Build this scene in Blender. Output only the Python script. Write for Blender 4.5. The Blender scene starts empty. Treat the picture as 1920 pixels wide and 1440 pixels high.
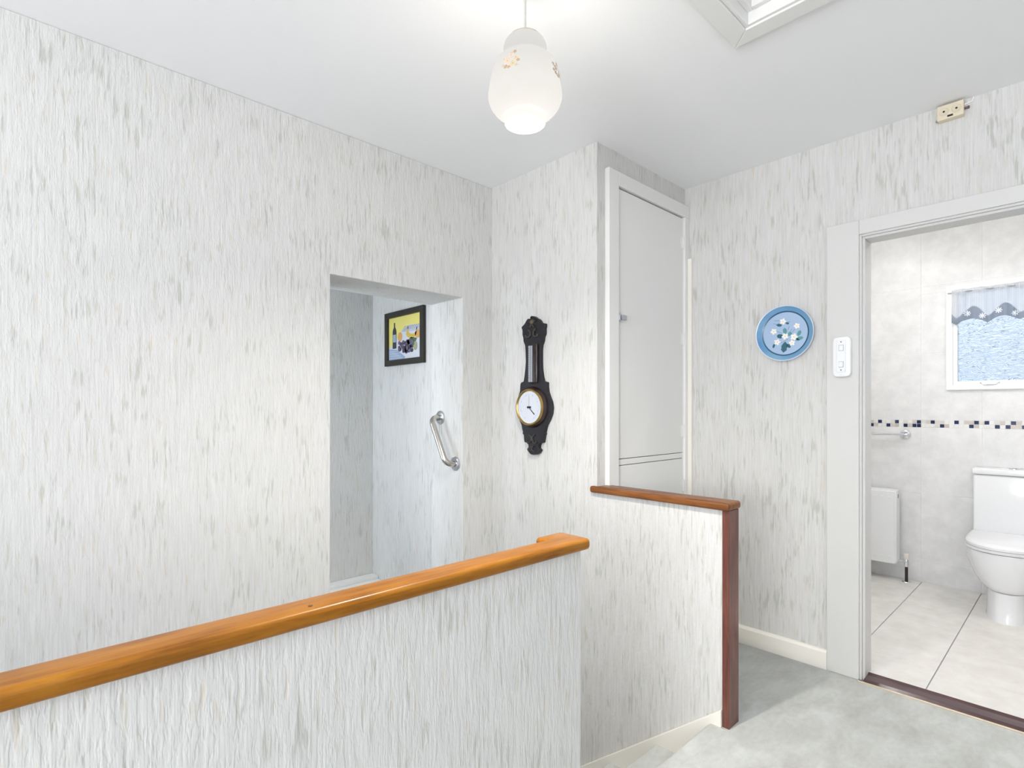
import bpy, bmesh, math, random
from mathutils import Vector, Matrix
random.seed(7)
C = bpy.context.scene.collection
SC = bpy.context.scene
PI = math.pi

# ------------------------------------------------------------------ camera
F_PX = 1018.23
TH = math.radians(46.686)
HC = 1.21
cam_d = bpy.data.cameras.new('camera')
cam_d.sensor_width = 36
cam_d.lens = 36 * F_PX / 1920
cam_d.shift_y = 48 / 1920
cam_d.clip_start = 0.05
cam = bpy.data.objects.new('camera', cam_d)
C.objects.link(cam)
cam.location = (0, 0, HC)
cam.rotation_euler = (PI / 2, 0, TH - PI / 2)
SC.camera = cam

# ------------------------------------------------------------------ colour management, world, daylight, fill lights
SC.view_settings.view_transform = 'Standard'
SC.view_settings.look = 'None'
SC.view_settings.gamma = 1
SC.view_settings.use_curve_mapping = False
SC.view_settings.exposure = 0.43
try:
    SC.cycles.use_denoising = True
    SC.cycles.max_bounces = 7
    SC.cycles.diffuse_bounces = 5
    SC.cycles.glossy_bounces = 3
    SC.cycles.transparent_max_bounces = 8
    SC.cycles.use_adaptive_sampling = True
    SC.cycles.adaptive_threshold = .05
    SC.cycles.adaptive_min_samples = 12
    SC.cycles.sample_clamp_indirect = 6
except Exception:
    pass

world = bpy.data.worlds.new('sky')
SC.world = world
world.use_nodes = True
wn, wl = world.node_tree.nodes, world.node_tree.links
wn.clear()
w_out = wn.new('ShaderNodeOutputWorld'); w_bg = wn.new('ShaderNodeBackground')
w_tc = wn.new('ShaderNodeTexCoord'); w_sep = wn.new('ShaderNodeSeparateXYZ'); w_ramp = wn.new('ShaderNodeValToRGB')
wl.new(w_tc.outputs['Generated'], w_sep.inputs[0]); wl.new(w_sep.outputs[2], w_ramp.inputs[0])
w_ramp.color_ramp.elements[0].position = 0.0; w_ramp.color_ramp.elements[0].color = (.42, .52, .66, 1)
w_ramp.color_ramp.elements[1].position = 0.35; w_ramp.color_ramp.elements[1].color = (.80, .88, 1, 1)
wl.new(w_ramp.outputs[0], w_bg.inputs[0]); w_bg.inputs[1].default_value = 1.05
wl.new(w_bg.outputs[0], w_out.inputs[0])

LIGHT_REAR, LIGHT_SIDE, LIGHT_PASSAGE = 152, 12, 12.0
LIGHT_LAMP, BATH_GLOW = 80, 165

def area_light(name, loc, direction, sx, sy, power, col):
    d = bpy.data.lights.new(name, 'AREA')
    d.shape = 'RECTANGLE'; d.size = sx; d.size_y = sy; d.energy = power; d.color = col
    o = bpy.data.objects.new(name, d); C.objects.link(o)
    o.location = loc
    o.rotation_euler = Vector(direction).to_track_quat('-Z', 'Y').to_euler()
    return o
DAY = (.945, .955, 1.0)
area_light('fill_light_rear', (-2.94, -.1, 1.35), (1, 0, 1.35), 1.7, 1.7, LIGHT_REAR, DAY)  # unseen fill added behind the camera, tilted up to brighten the ceiling
area_light('fill_light_side', (.1, -2.74, 1.35), (0, 1, 1.35), 2.6, 1.7, LIGHT_SIDE, DAY)  # second unseen fill added from the side, also tilted towards the ceiling
area_light('daylight_passage_window', (.16, 2.95, 1.2), (1, 0, 0), .6, 1.2, LIGHT_PASSAGE, (.80, .89, 1.0))

# ------------------------------------------------------------------ measuring helpers (real planes of the place)
DV = (math.cos(TH), math.sin(TH)); RV = (math.sin(TH), -math.cos(TH))
def ray(px, py):
    xi = (px - 960) / F_PX
    return (DV[0] + xi * RV[0], DV[1] + xi * RV[1], (768 - py) / F_PX)
def onX(px, py, X):
    a = ray(px, py); t = X / a[0]
    return Vector((X, t * a[1], HC + t * a[2]))

# main planes
XF, XW, YL, YC, XB, CEIL = 2.01, 2.81, 2.295, 1.558, 4.66, 2.45
LOW = -2.1

# ------------------------------------------------------------------ mesh helpers
def nbm():
    return bmesh.new()
def box(bm, lo, hi):
    x0, y0, z0 = lo; x1, y1, z1 = hi
    v = [bm.verts.new(p) for p in ((x0,y0,z0),(x1,y0,z0),(x1,y1,z0),(x0,y1,z0),(x0,y0,z1),(x1,y0,z1),(x1,y1,z1),(x0,y1,z1))]
    fs = []
    for q in ((3,2,1,0),(4,5,6,7),(0,1,5,4),(1,2,6,5),(2,3,7,6),(3,0,4,7)):
        fs.append(bm.faces.new([v[i] for i in q]))
    return bm
def bbox(lo, hi, bev=0, seg=2):
    bm = nbm(); box(bm, lo, hi)
    if bev:
        bmesh.ops.bevel(bm, geom=bm.edges[:], offset=bev, segments=seg, profile=.5, affect='EDGES')
    return bm
def prism(pts, axis, a, b, bev=0, seg=2):
    """polygon in the plane across `axis`, extruded from a to b. pts 2D in the two other axes (in x,y,z order)"""
    bm = nbm()
    def mk(p, t):
        if axis == 0: return (t, p[0], p[1])
        if axis == 1: return (p[0], t, p[1])
        return (p[0], p[1], t)
    va = [bm.verts.new(mk(p, a)) for p in pts]
    vb = [bm.verts.new(mk(p, b)) for p in pts]
    n = len(pts)
    fa = bm.faces.new(va); fb = bm.faces.new(vb[::-1])
    for i in range(n):
        j = (i + 1) % n
        bm.faces.new([va[j], va[i], vb[i], vb[j]])
    bmesh.ops.recalc_face_normals(bm, faces=bm.faces[:])
    if bev:
        es = [e for e in bm.edges if e.calc_face_angle(0) > .6]
        bmesh.ops.bevel(bm, geom=es, offset=bev, segments=seg, profile=.5, affect='EDGES', clamp_overlap=True)
    return bm
def lathe(prof, n=48, axis=2, center=(0,0,0), bm=None, close=False):
    """prof: list of (r, t) along the axis"""
    bm = bm or nbm()
    rings = []
    for r_, t in prof:
        ring = []
        if r_ < 1e-6:
            p = [0,0,0]; p[axis] = t
            ring = [bm.verts.new(Vector(p) + Vector(center))]
        else:
            for i in range(n):
                a = 2 * PI * i / n
                p = [0,0,0]; p[axis] = t
                p[(axis+1)%3] = r_ * math.cos(a); p[(axis+2)%3] = r_ * math.sin(a)
                ring.append(bm.verts.new(Vector(p) + Vector(center)))
        rings.append(ring)
    if close: rings.append(rings[0])
    for A, B in zip(rings, rings[1:]):
        for i in range(n):
            j = (i + 1) % n
            if len(A) == 1 and len(B) == 1: continue
            if len(A) == 1: bm.faces.new([A[0], B[j], B[i]])
            elif len(B) == 1: bm.faces.new([A[i], A[j], B[0]])
            else: bm.faces.new([A[i], A[j], B[j], B[i]])
    bmesh.ops.recalc_face_normals(bm, faces=bm.faces[:])
    return bm
def tube(path, rad, n=16, bm=None, caps=True):
    bm = bm or nbm()
    pts = [Vector(p) for p in path]
    rings = []
    t0 = (pts[1] - pts[0]).normalized()
    up = Vector((0,0,1)) if abs(t0.z) < .9 else Vector((1,0,0))
    side = t0.cross(up).normalized()
    for i, p in enumerate(pts):
        if i == 0: t = (pts[1] - p)
        elif i == len(pts) - 1: t = (p - pts[i-1])
        else: t = (pts[i+1] - pts[i-1])
        t.normalize()
        side = (side - t * side.dot(t)).normalized()
        u = side.cross(t)
        rr = rad[i] if isinstance(rad, (list, tuple)) else rad
        rings.append([bm.verts.new(p + rr * (math.cos(2*PI*k/n) * side + math.sin(2*PI*k/n) * u)) for k in range(n)])
    for A, B in zip(rings, rings[1:]):
        for k in range(n):
            bm.faces.new([A[k], A[(k+1)%n], B[(k+1)%n], B[k]])
    if caps:
        bm.faces.new(rings[0][::-1]); bm.faces.new(rings[-1])
    bmesh.ops.recalc_face_normals(bm, faces=bm.faces[:])
    return bm
def loft(rings, bm=None, cap0=True, cap1=True):
    bm = bm or nbm()
    R = [[bm.verts.new(p) for p in ring] for ring in rings]
    n = len(R[0])
    for A, B in zip(R, R[1:]):
        for k in range(n):
            bm.faces.new([A[k], A[(k+1)%n], B[(k+1)%n], B[k]])
    if cap0: bm.faces.new(R[0][::-1])
    if cap1: bm.faces.new(R[-1])
    bmesh.ops.recalc_face_normals(bm, faces=bm.faces[:])
    return bm

def root_loc(p):
    v = Vector((0,0,0))
    while p is not None:
        v += p.location; p = p.parent
    return v
def obj(name, bm, mat, parent=None, smooth=False, label=None):
    base = root_loc(parent)
    if parent is not None:
        bmesh.ops.translate(bm, verts=bm.verts[:], vec=-base)
    me = bpy.data.meshes.new(name)
    bm.to_mesh(me); bm.free()
    me.materials.append(mat)
    if smooth:
        for p in me.polygons: p.use_smooth = True
        if smooth != 'all':
            try: me.set_sharp_from_angle(angle=math.radians(35))
            except Exception: pass
    o = bpy.data.objects.new(name, me)
    C.objects.link(o)
    if parent is not None: o.parent = parent
    if label: o['label'] = label
    return o
def thing(name, label, cat, loc=(0,0,0), group=None):
    o = bpy.data.objects.new(name, None); C.objects.link(o)
    o.empty_display_size = .05
    o.location = loc; o['label'] = label; o['category'] = cat
    if group: o['group'] = group
    return o
def tag(o, label, cat, group=None):
    o['label'] = label; o['category'] = cat
    if group: o['group'] = group
    return o
def struct(name, bm, mat, label=None, smooth=False):
    o = obj(name, bm, mat, None, smooth)
    o['kind'] = 'structure'
    if label: o['label'] = label
    return o
def struct_root(name, loc, label=None):
    o = bpy.data.objects.new(name, None); C.objects.link(o)
    o.empty_display_size = .05; o.location = loc; o['kind'] = 'structure'
    if label: o['label'] = label
    return o
def copy_part(src, parent, loc):
    c = src.copy(); C.objects.link(c); c.parent = parent; c.location = loc
    return c

# ------------------------------------------------------------------ materials
def lin(r, g, b):
    f = lambda c: c/12.92 if c <= .04045 else ((c+.055)/1.055)**2.4
    return (f(r/255), f(g/255), f(b/255), 1)
def mat(name, col, rough=.5, metal=0, spec=.5, coat=0, bump=None):
    m = bpy.data.materials.new(name); m.use_nodes = True
    nt = m.node_tree; b = nt.nodes['Principled BSDF']
    b.inputs['Base Color'].default_value = col
    b.inputs['Roughness'].default_value = rough
    b.inputs['Metallic'].default_value = metal
    b.inputs['Specular IOR Level'].default_value = spec
    if coat: b.inputs['Coat Weight'].default_value = coat; b.inputs['Coat Roughness'].default_value = .08
    # a faint procedural unevenness on everything
    tc = nt.nodes.new('ShaderNodeTexCoord'); no = nt.nodes.new('ShaderNodeTexNoise')
    sc, dist, st = bump or (40, .0004, .15)
    no.inputs['Scale'].default_value = sc; no.inputs['Detail'].default_value = 3
    bu = nt.nodes.new('ShaderNodeBump'); bu.inputs['Strength'].default_value = st; bu.inputs['Distance'].default_value = dist
    nt.links.new(tc.outputs['Object'], no.inputs['Vector']); nt.links.new(no.outputs[0], bu.inputs['Height']); nt.links.new(bu.outputs[0], b.inputs['Normal'])
    return m
class NT:
    def __init__(s, m): s.nt = m.node_tree; s.n = s.nt.nodes; s.l = s.nt.links; s.b = s.n['Principled BSDF']
    def tc(s, kind='Object'): return s.n.new('ShaderNodeTexCoord').outputs[kind]
    def mapping(s, vec, scale=(1,1,1), loc=(0,0,0)):
        m = s.n.new('ShaderNodeMapping'); m.inputs['Scale'].default_value = scale; m.inputs['Location'].default_value = loc
        s.l.new(vec, m.inputs['Vector']); return m.outputs[0]
    def noise(s, vec, scale=1, detail=2, rough=.5, dist=0):
        t = s.n.new('ShaderNodeTexNoise'); t.inputs['Scale'].default_value = scale; t.inputs['Detail'].default_value = detail
        t.inputs['Roughness'].default_value = rough; t.inputs['Distortion'].default_value = dist
        s.l.new(vec, t.inputs['Vector']); return t.outputs[0]
    def ramp(s, fac, stops, interp='LINEAR'):
        r_ = s.n.new('ShaderNodeValToRGB'); e = r_.color_ramp.elements; r_.color_ramp.interpolation = interp
        while len(e) < len(stops): e.new(.5)
        for i, (p, c) in enumerate(stops):
            e[i].position = p; e[i].color = c if len(c) == 4 else (*c, 1)
        s.l.new(fac, r_.inputs[0]); return r_.outputs[0]
    def math(s, op, a, b_=None, clamp=False):
        m = s.n.new('ShaderNodeMath'); m.operation = op; m.use_clamp = clamp
        for i, v in enumerate((a, b_)):
            if v is None: continue
            if isinstance(v, (int, float)): m.inputs[i].default_value = v
            else: s.l.new(v, m.inputs[i])
        return m.outputs[0]
    def mix(s, fac, a, b_):
        m = s.n.new('ShaderNodeMix'); m.data_type = 'RGBA'
        if isinstance(fac, (int, float)): m.inputs[0].default_value = fac
        else: s.l.new(fac, m.inputs[0])
        for i, v in ((6, a), (7, b_)):
            if isinstance(v, tuple): m.inputs[i].default_value = v
            else: s.l.new(v, m.inputs[i])
        return m.outputs[2]
    def bump(s, h, strength, dist, normal=None):
        b_ = s.n.new('ShaderNodeBump'); b_.inputs['Strength'].default_value = strength; b_.inputs['Distance'].default_value = dist
        s.l.new(h, b_.inputs['Height'])
        if normal is not None: s.l.new(normal, b_.inputs['Normal'])
        return b_.outputs[0]
BW = lambda v: (v, v, v, 1)

def make_wallpaper():
    m = bpy.data.materials.new('embossed_wallpaper'); m.use_nodes = True
    t = NT(m); o = t.tc()
    # strokes: short thin vertical dashes gathered in loose clusters
    s1 = t.noise(t.mapping(o, (88, 88, 10)), 1, 2, .6)
    clus = t.noise(t.mapping(o, (13, 13, 7), (8, 2, 1)), 1, 1)
    v = t.math('ADD', s1, t.math('MULTIPLY', t.math('SUBTRACT', clus, .5), .30))
    stroke = t.ramp(v, [(.56, BW(0)), (.69, BW(1))])
    hue = t.ramp(clus, [(.40, lin(206, 193, 174)), (.51, lin(188, 185, 172)), (.63, lin(176, 177, 168))])
    fine = t.noise(t.mapping(o, (240, 240, 8), (5, 5, 0)), 1, 1)
    base = t.ramp(fine, [(.3, lin(202, 201, 198)), (.7, lin(214, 213, 210))])
    col = t.mix(t.math('MULTIPLY', stroke, .70), base, hue)
    t.l.new(col, t.b.inputs['Base Color'])
    t.b.inputs['Roughness'].default_value = .62
    t.b.inputs['Specular IOR Level'].default_value = .2
    # emboss: raised drip-like plateaus, stroke beds sunk, fine ribs
    r1 = t.noise(t.mapping(o, (90, 90, 20), (2, 4, 7)), 1, 2.5, .62)
    plate = t.ramp(r1, [(.42, BW(0)), (.50, BW(.7)), (.60, BW(1))])
    h = t.math('ADD', plate, t.math('MULTIPLY', stroke, -.55))
    h = t.math('ADD', h, t.math('MULTIPLY', fine, .6))
    t.l.new(t.bump(h, .38, .0018), t.b.inputs['Normal'])
    return m
M_PAPER = make_wallpaper()

def make_wood(name, dark, mid, light, axis, rough=.28, coat=.5):
    m = bpy.data.materials.new(name); m.use_nodes = True
    t = NT(m); o = t.tc()
    sc = [60, 60, 60]; sc[axis] = 6
    g1 = t.noise(t.mapping(o, tuple(sc)), 1, 4, .6, .3)
    sc2 = [260, 260, 260]; sc2[axis] = 14
    g2 = t.noise(t.mapping(o, tuple(sc2)), 1, 2)
    blot = t.noise(t.mapping(o, (9, 9, 9)), 1, 3)
    v = t.math('ADD', t.math('MULTIPLY', g1, .6), t.math('ADD', t.math('MULTIPLY', g2, .22), t.math('MULTIPLY', blot, .18)))
    col = t.ramp(v, [(.34, dark), (.5, mid), (.66, light)])
    t.l.new(col, t.b.inputs['Base Color'])
    t.b.inputs['Roughness'].default_value = rough
    t.b.inputs['Specular IOR Level'].default_value = .24
    t.b.inputs['Coat Weight'].default_value = coat; t.b.inputs['Coat Roughness'].default_value = .18
    t.l.new(t.bump(g2, .12, .0006), t.b.inputs['Normal'])
    return m
M_RAIL = make_wood('varnished_golden_wood', lin(118, 70, 14), lin(148, 93, 20), lin(166, 110, 30), 0, .34, .06)
M_RAIL2 = make_wood('varnished_brown_wood', lin(96, 56, 26), lin(126, 77, 38), lin(148, 96, 52), 1, .38, .12)
M_NEWEL = make_wood('varnished_reddish_wood', lin(84, 48, 40), lin(106, 64, 54), lin(124, 80, 68), 2, .32, .3)
M_THRESH = make_wood('dark_threshold_wood', lin(58, 38, 38), lin(78, 54, 56), lin(98, 70, 70), 1, .30, .4)

def make_carpet():
    m = bpy.data.materials.new('grey_green_carpet'); m.use_nodes = True
    t = NT(m); o = t.tc()
    a = t.noise(t.mapping(o, (5, 9, 9)), 1, 4, .6, .5)
    f = t.noise(t.mapping(o, (420, 420, 420)), 1, 2)
    g = t.noise(t.mapping(o, (30, 55, 55)), 1, 3)
    v = t.math('ADD', t.math('MULTIPLY', a, .55), t.math('ADD', t.math('MULTIPLY', f, .25), t.math('MULTIPLY', g, .2)))
    col = t.ramp(v, [(.36, lin(174, 175, 169)), (.5, lin(189, 191, 187)), (.64, lin(203, 206, 203))])
    t.l.new(col, t.b.inputs['Base Color'])
    t.b.inputs['Roughness'].default_value = .95; t.b.inputs['Specular IOR Level'].default_value = .1
    t.b.inputs['Sheen Weight'].default_value = .15
    h = t.math('ADD', f, t.math('MULTIPLY', g, .8))
    t.l.new(t.bump(h, .6, .003), t.b.inputs['Normal'])
    return m
M_CARPET = make_carpet()

M_CEIL = mat('white_ceiling_paint', lin(240, 240, 240), .8, 0, .2, 0, (25, .0008, .2))
M_WHITE = mat('white_gloss_paint', lin(226, 225, 222), .38, 0, .5)
M_CREAM = mat('cream_white_paint', lin(233, 229, 219), .42, 0, .45)
M_PVC = mat('white_plastic', lin(236, 237, 238), .3)
M_CERAMIC = mat('white_glazed_ceramic', lin(236, 237, 239), .12, 0, .4, 0, (8, .0003, .05))
M_RAD = mat('white_enamel', lin(236, 237, 238), .3)
M_CHROME = mat('polished_chrome', (.78, .80, .84, 1), .12, 1)
M_STEEL = mat('brushed_steel', (.55, .52, .48, 1), .22, 1)
M_SILVER = mat('satin_metal', (.55, .56, .58, 1), .3, 1)
M_DARK = mat('dark_gap', lin(40, 38, 38), .8)
M_BLACK = mat('black_plastic', lin(30, 32, 34), .5)
M_GROUT = mat('grey_grout', lin(150, 150, 158), .9)
M_GROUTW = mat('white_grout', lin(238, 238, 238), .9)

def make_tile(name, a, b_, rough):
    m = bpy.data.materials.new(name); m.use_nodes = True
    t = NT(m); o = t.tc()
    g = t.n.new('ShaderNodeNewGeometry').outputs['Position']
    n1 = t.noise(t.mapping(g, (9, 9, 9)), 1, 5, .65)
    col = t.ramp(n1, [(.35, a), (.65, b_)])
    t.l.new(col, t.b.inputs['Base Color'])
    t.b.inputs['Roughness'].default_value = rough
    t.b.inputs['Specular IOR Level'].default_value = .16
    t.l.new(t.bump(n1, .04, .002), t.b.inputs['Normal'])
    return m
M_TILE = make_tile('glazed_wall_tile', lin(218, 218, 218), lin(230, 230, 230), .26)
M_FTILE = make_tile('glazed_floor_tile', lin(222, 219, 213), lin(233, 231, 226), .22)
M_MOS = {'W': make_tile('mosaic_white', lin(222, 222, 220), lin(232, 232, 230), .2),
         'b': make_tile('mosaic_pale_beige', lin(210, 207, 200), lin(219, 216, 209), .2),
         'B': make_tile('mosaic_beige', lin(196, 188, 180), lin(208, 200, 192), .2),
         'G': make_tile('mosaic_taupe', lin(184, 176, 170), lin(196, 188, 180), .2),
         'D': make_tile('mosaic_navy', lin(30, 38, 70), lin(58, 68, 98), .15)}

# ------------------------------------------------------------------ the setting
def boxes(lst):
    bm = nbm()
    for lo, hi in lst: box(bm, lo, hi)
    return bm
# left wall with the stair opening
OX0, OX1, OZ = 1.062, 1.799, 1.809
def wall_left_mesh():
    pts = [(-2.9, LOW), (OX0, LOW), (OX0, OZ), (OX1, OZ), (OX1, LOW), (2.08, LOW), (2.08, CEIL), (-2.9, CEIL)]
    return prism(pts, 1, YL, 2.583, .004, 2)
struct('wall_left', wall_left_mesh(), M_PAPER, 'pale embossed wallpapered wall with the stair opening')
# far stair wall: full height, then a half wall below the dark rail
pts = [(.958, LOW), (YL, LOW), (YL, CEIL), (YC, CEIL), (YC, .826), (.958, .826)]
struct('wall_stair_far', prism(pts, 0, XF, 2.083), M_PAPER, 'wallpapered stair wall dropping to a half wall')
# passage behind the opening
struct('wall_passage_right', boxes([((1.832, 2.583, LOW), (1.95, 3.33, CEIL))]), M_PAPER)
struct('wall_passage_back', boxes([((.1, 3.312, LOW), (1.832, 3.42, CEIL))]), M_PAPER)
struct('wall_passage_left', boxes([((.04, 2.583, LOW), (.12, 3.42, .55)), ((.04, 2.583, 1.85), (.12, 3.42, CEIL)), ((.04, 2.583, .55), (.12, 2.62, 1.85)), ((.04, 3.28, .55), (.12, 3.42, 1.85))]), M_PAPER)
# white ledge at the foot of the passage's back wall
bm = nbm(); box(bm, (.12, 3.235, -.3), (1.832, 3.312, .108)); box(bm, (.12, 3.05, -.3), (1.832, 3.235, .088))
box(bm, (.12, 3.02, -.3), (1.832, 3.05, .096))
bmesh.ops.bevel(bm, geom=bm.edges[:], offset=.004, segments=2, affect='EDGES')
struct('trim_1', bm, M_WHITE, 'white painted ledge inside the stair opening')
# wall with the cupboard
struct('wall_cupboard', boxes([((2.083, YC, -.02), (XW, 1.64, CEIL))]), M_PAPER)
# right wall with the bathroom doorway
DY0, DY1, DZ = -.12, .703, 1.993
pts = [(-2.78, -.05), (DY0, -.05), (DY0, DZ), (DY1, DZ), (DY1, -.05), (1.75, -.05), (1.75, CEIL), (-2.78, CEIL)]
struct('wall_right', prism(pts, 0, XW, 2.912), M_PAPER, 'wallpapered wall with the bathroom doorway')
# near half wall of the stairwell
struct('wall_stair_near', boxes([((-2.9, .945, -.3), (1.147, .99, .832)), ((1.075, .99, -.3), (1.147, 1.022, .832))]), M_PAPER, 'wallpapered half wall along the stairwell')
# walls behind the viewer, each with an added window for the fill light
RX, RYW = -2.9, -2.7
struct('wall_rear', boxes([((RX - .08, RYW - .08, -.02), (RX, -1.0, CEIL)), ((RX - .08, .80, -.02), (RX, .945, CEIL)), ((RX - .08, -1.0, -.02), (RX, .80, .45)), ((RX - .08, -1.0, 2.25), (RX, .80, CEIL)), ((RX - .08, .945, LOW), (RX, YL, CEIL))]), M_PAPER)
struct('wall_near', boxes([((RX, RYW - .08, -.02), (-1.25, RYW, CEIL)), ((1.45, RYW - .08, -.02), (XW, RYW, CEIL)), ((-1.25, RYW - .08, -.02), (1.45, RYW, .45)), ((-1.25, RYW - .08, 2.25), (1.45, RYW, CEIL))]), M_PAPER)
def win_frame_x(x0, x1, y0, y1, z0, z1, w=.05):
    ym = (y0 + y1) / 2
    return [((x0, y0, z0), (x1, y0 + w, z1)), ((x0, y1 - w, z0), (x1, y1, z1)), ((x0, y0 + w, z0), (x1, y1 - w, z0 + w)), ((x0, y0 + w, z1 - w), (x1, y1 - w, z1)), ((x0, ym - w / 2, z0 + w), (x1, ym + w / 2, z1 - w))]
struct('fill_window_rear', boxes(win_frame_x(RX - .06, RX, -1.0, .80, .45, 2.25)), M_PVC)
struct('fill_window_side', boxes([((a_[1], a_[0], a_[2]), (b_[1], b_[0], b_[2])) for a_, b_ in win_frame_x(RYW - .06, RYW, -1.25, 1.45, .45, 2.25)]), M_PVC)
# floor of the landing (carpet) with the edge of the stairwell left open
struct('floor', boxes([((RX, RYW, -.06), (2.775, .945, 0)), ((2.083, .945, -.06), (XW, YC, 0)), ((2.0, .945, -.06), (2.083, .958, 0)), ((2.775, .70, -.06), (XW, .945, 0)), ((2.775, RYW, -.06), (XW, -.15, 0))]), M_CARPET, 'grey green carpet of the landing')
struct('floor_lower', boxes([((RX, .945, LOW - .1), (2.083, 3.42, LOW))]), M_CARPET)
# ceiling with the hatch hole
HX0, HX1, HY0, HY1 = 1.02, 1.748, .03, .757
struct('ceiling', boxes([((RX, RYW, CEIL), (HX0, 3.42, 2.56)), ((HX1, RYW, CEIL), (2.912, 3.42, 2.56)), ((HX0, RYW, CEIL), (HX1, HY0, 2.56)), ((HX0, HY1, CEIL), (HX1, 3.42, 2.56))]), M_CEIL, 'plain white painted ceiling')

# stairs: carpeted steps going down away from the landing
st = struct_root('stairs', (1.5, 1.0, 0), 'grey green carpeted steps leading down')
NOSE, GO, RISE = 1.009, .2365, .187
def step_mesh(y_nose, z_top, x0, x1):
    # rounded carpeted nosing
    prof = [(y_nose - .30, z_top), (y_nose - .018, z_top)]
    for k in range(1, 6):
        a = PI/2 - k * PI / 2 / 5
        prof.append((y_nose - .018 + .018 * math.cos(a), z_top - .018 + .018 * math.sin(a)))
    prof += [(y_nose - .004, z_top - .05), (y_nose - .022, z_top - RISE - .01), (y_nose - .30, z_top - RISE - .01)]
    return prism(prof, 0, x0, x1)
prof0 = [(.945, 0)]
for k in range(0, 6):
    a = PI/2 - k * PI / 2 / 5
    prof0.append((NOSE - .018 + .018 * math.cos(a), -.018 + .018 * math.sin(a)))
prof0 += [(NOSE - .004, -.05), (NOSE - .02, -RISE), (.945, -RISE)]
obj('step', prism(prof0, 0, 1.147, 1.995), M_CARPET, st, True)
for k in range(1, 10):
    y = NOSE + GO * k
    x0, x1 = (1.147, 1.995) if y < 2.27 else (1.147, 1.79)
    obj('step', step_mesh(y, -RISE * k, x0, x1), M_CARPET, st, True)
# sloping stair skirting on the far wall
sl = -.187 / .2365
z_at = lambda y: .074 + (y - .948) * sl
pts = [(.958, z_at(.958)), (YL, z_at(YL)), (YL, z_at(YL) - .33), (.958, z_at(.958) - .33)]
struct('baseboard_stairs', prism(pts, 0, 1.995, XF, .003, 2), M_CREAM, 'cream painted skirting sloping down beside the steps')
struct('wall_stair_side', boxes([((1.075, 1.022, LOW), (1.147, YL, -.25))]), M_PAPER)
# skirting on the right wall
pts = [(XW, 0), (XW - .016, 0), (XW - .016, .078), (XW - .010, .088), (XW, .090)]
struct('baseboard_right', prism(pts, 1, .834, YC), M_CREAM, 'cream painted skirting board below the flower plate')
# boxed strip in the corner beside the cupboard
struct('trim_2', bbox((XW - .016, 1.511, 0), (XW, YC - .0, 2.05), .002), M_CREAM, 'narrow white painted strip in the corner beside the cupboard')

# bathroom doorway: casing boards, lining, threshold
M_CASING = mat('off_white_casing_paint', lin(210, 209, 206), .4)
dr = struct_root('door_1', (XW, .7, 0), 'white painted bathroom door casing')
obj('casing_board', bbox((XW - .016, DY1, 0), (XW, .834, 2.058), .003), M_CASING, dr)
obj('casing_board', bbox((XW - .0155, DY0 - .13, DZ), (XW, DY1, 2.058), .003), M_CASING, dr)
obj('casing_board', bbox((XW - .016, DY0 - .13, 0), (XW, DY0, DZ), .003), M_CASING, dr)
def lining(y0, y1, zt):
    bm = nbm()
    box(bm, (XW - .008, DY1 - .009, 0), (2.915, DY1, DZ))
    box(bm, (XW + .004, DY1 - .019, 0), (2.915, DY1 - .009, DZ))
    bmesh.ops.bevel(bm, geom=bm.edges[:], offset=.002, segments=2, affect='EDGES')
    return bm
obj('jamb_lining', lining(0, 0, 0), M_CASING, dr)
bm = nbm(); box(bm, (XW - .008, DY0, DZ - .009), (2.915, DY1 - .009, DZ)); box(bm, (XW + .004, DY0, DZ - .019), (2.915, DY1 - .019, DZ - .009))
bmesh.ops.bevel(bm, geom=bm.edges[:], offset=.002, segments=2, affect='EDGES')
obj('head_lining', bm, M_CASING, dr)
obj('jamb_lining', bbox((XW, DY0, 0), (2.915, DY0 + .019, DZ - .019), .002), M_CASING, dr)
th = thing('door_threshold', 'dark wooden threshold strip between carpet and bathroom tiles', 'threshold', (2.82, .3, 0))
obj('board', prism([(2.782, -.02), (2.782, .004), (2.80, .012), (2.852, .012), (2.872, .018), (2.872, -.02)], 1, DY0 + .019, DY1 - .019), M_THRESH, th)
obj('edge_strip', bbox((2.775, DY0 + .019, -.02), (2.782, DY1 - .0, .006), .0015), mat('pale_brass', lin(214, 200, 176), .35, .4), th)

# ------------------------------------------------------------------ bathroom shell
struct('ceiling_bathroom', boxes([((2.912, -1.2, CEIL), (4.8, 1.5, 2.5))]), M_CEIL)
struct('wall_bathroom_left', boxes([((2.912, 1.38, 0), (XB, 1.5, CEIL))]), M_TILE)
struct('wall_bathroom_near', boxes([((2.912, -1.2, 0), (XB, -1.1, CEIL))]), M_TILE)
WY0, WY1, WZ0, WZ1 = -.22, .656, 1.34, 2.04            # bathroom window opening (outer frame)
iy0, iy1, iz0, iz1 = WY0 + .03, WY1 - .03, WZ0 + .03, WZ1 - .03
wb = struct('wall_bathroom', boxes([((XB, iy1, -.05), (4.78, 1.5, CEIL)), ((XB, -1.2, -.05), (4.78, iy0, CEIL)), ((XB, iy0, -.05), (4.78, iy1, iz0)), ((XB, iy0, iz1), (4.78, iy1, CEIL))]), M_GROUTW, 'white tiled bathroom wall with a mosaic band')
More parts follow.
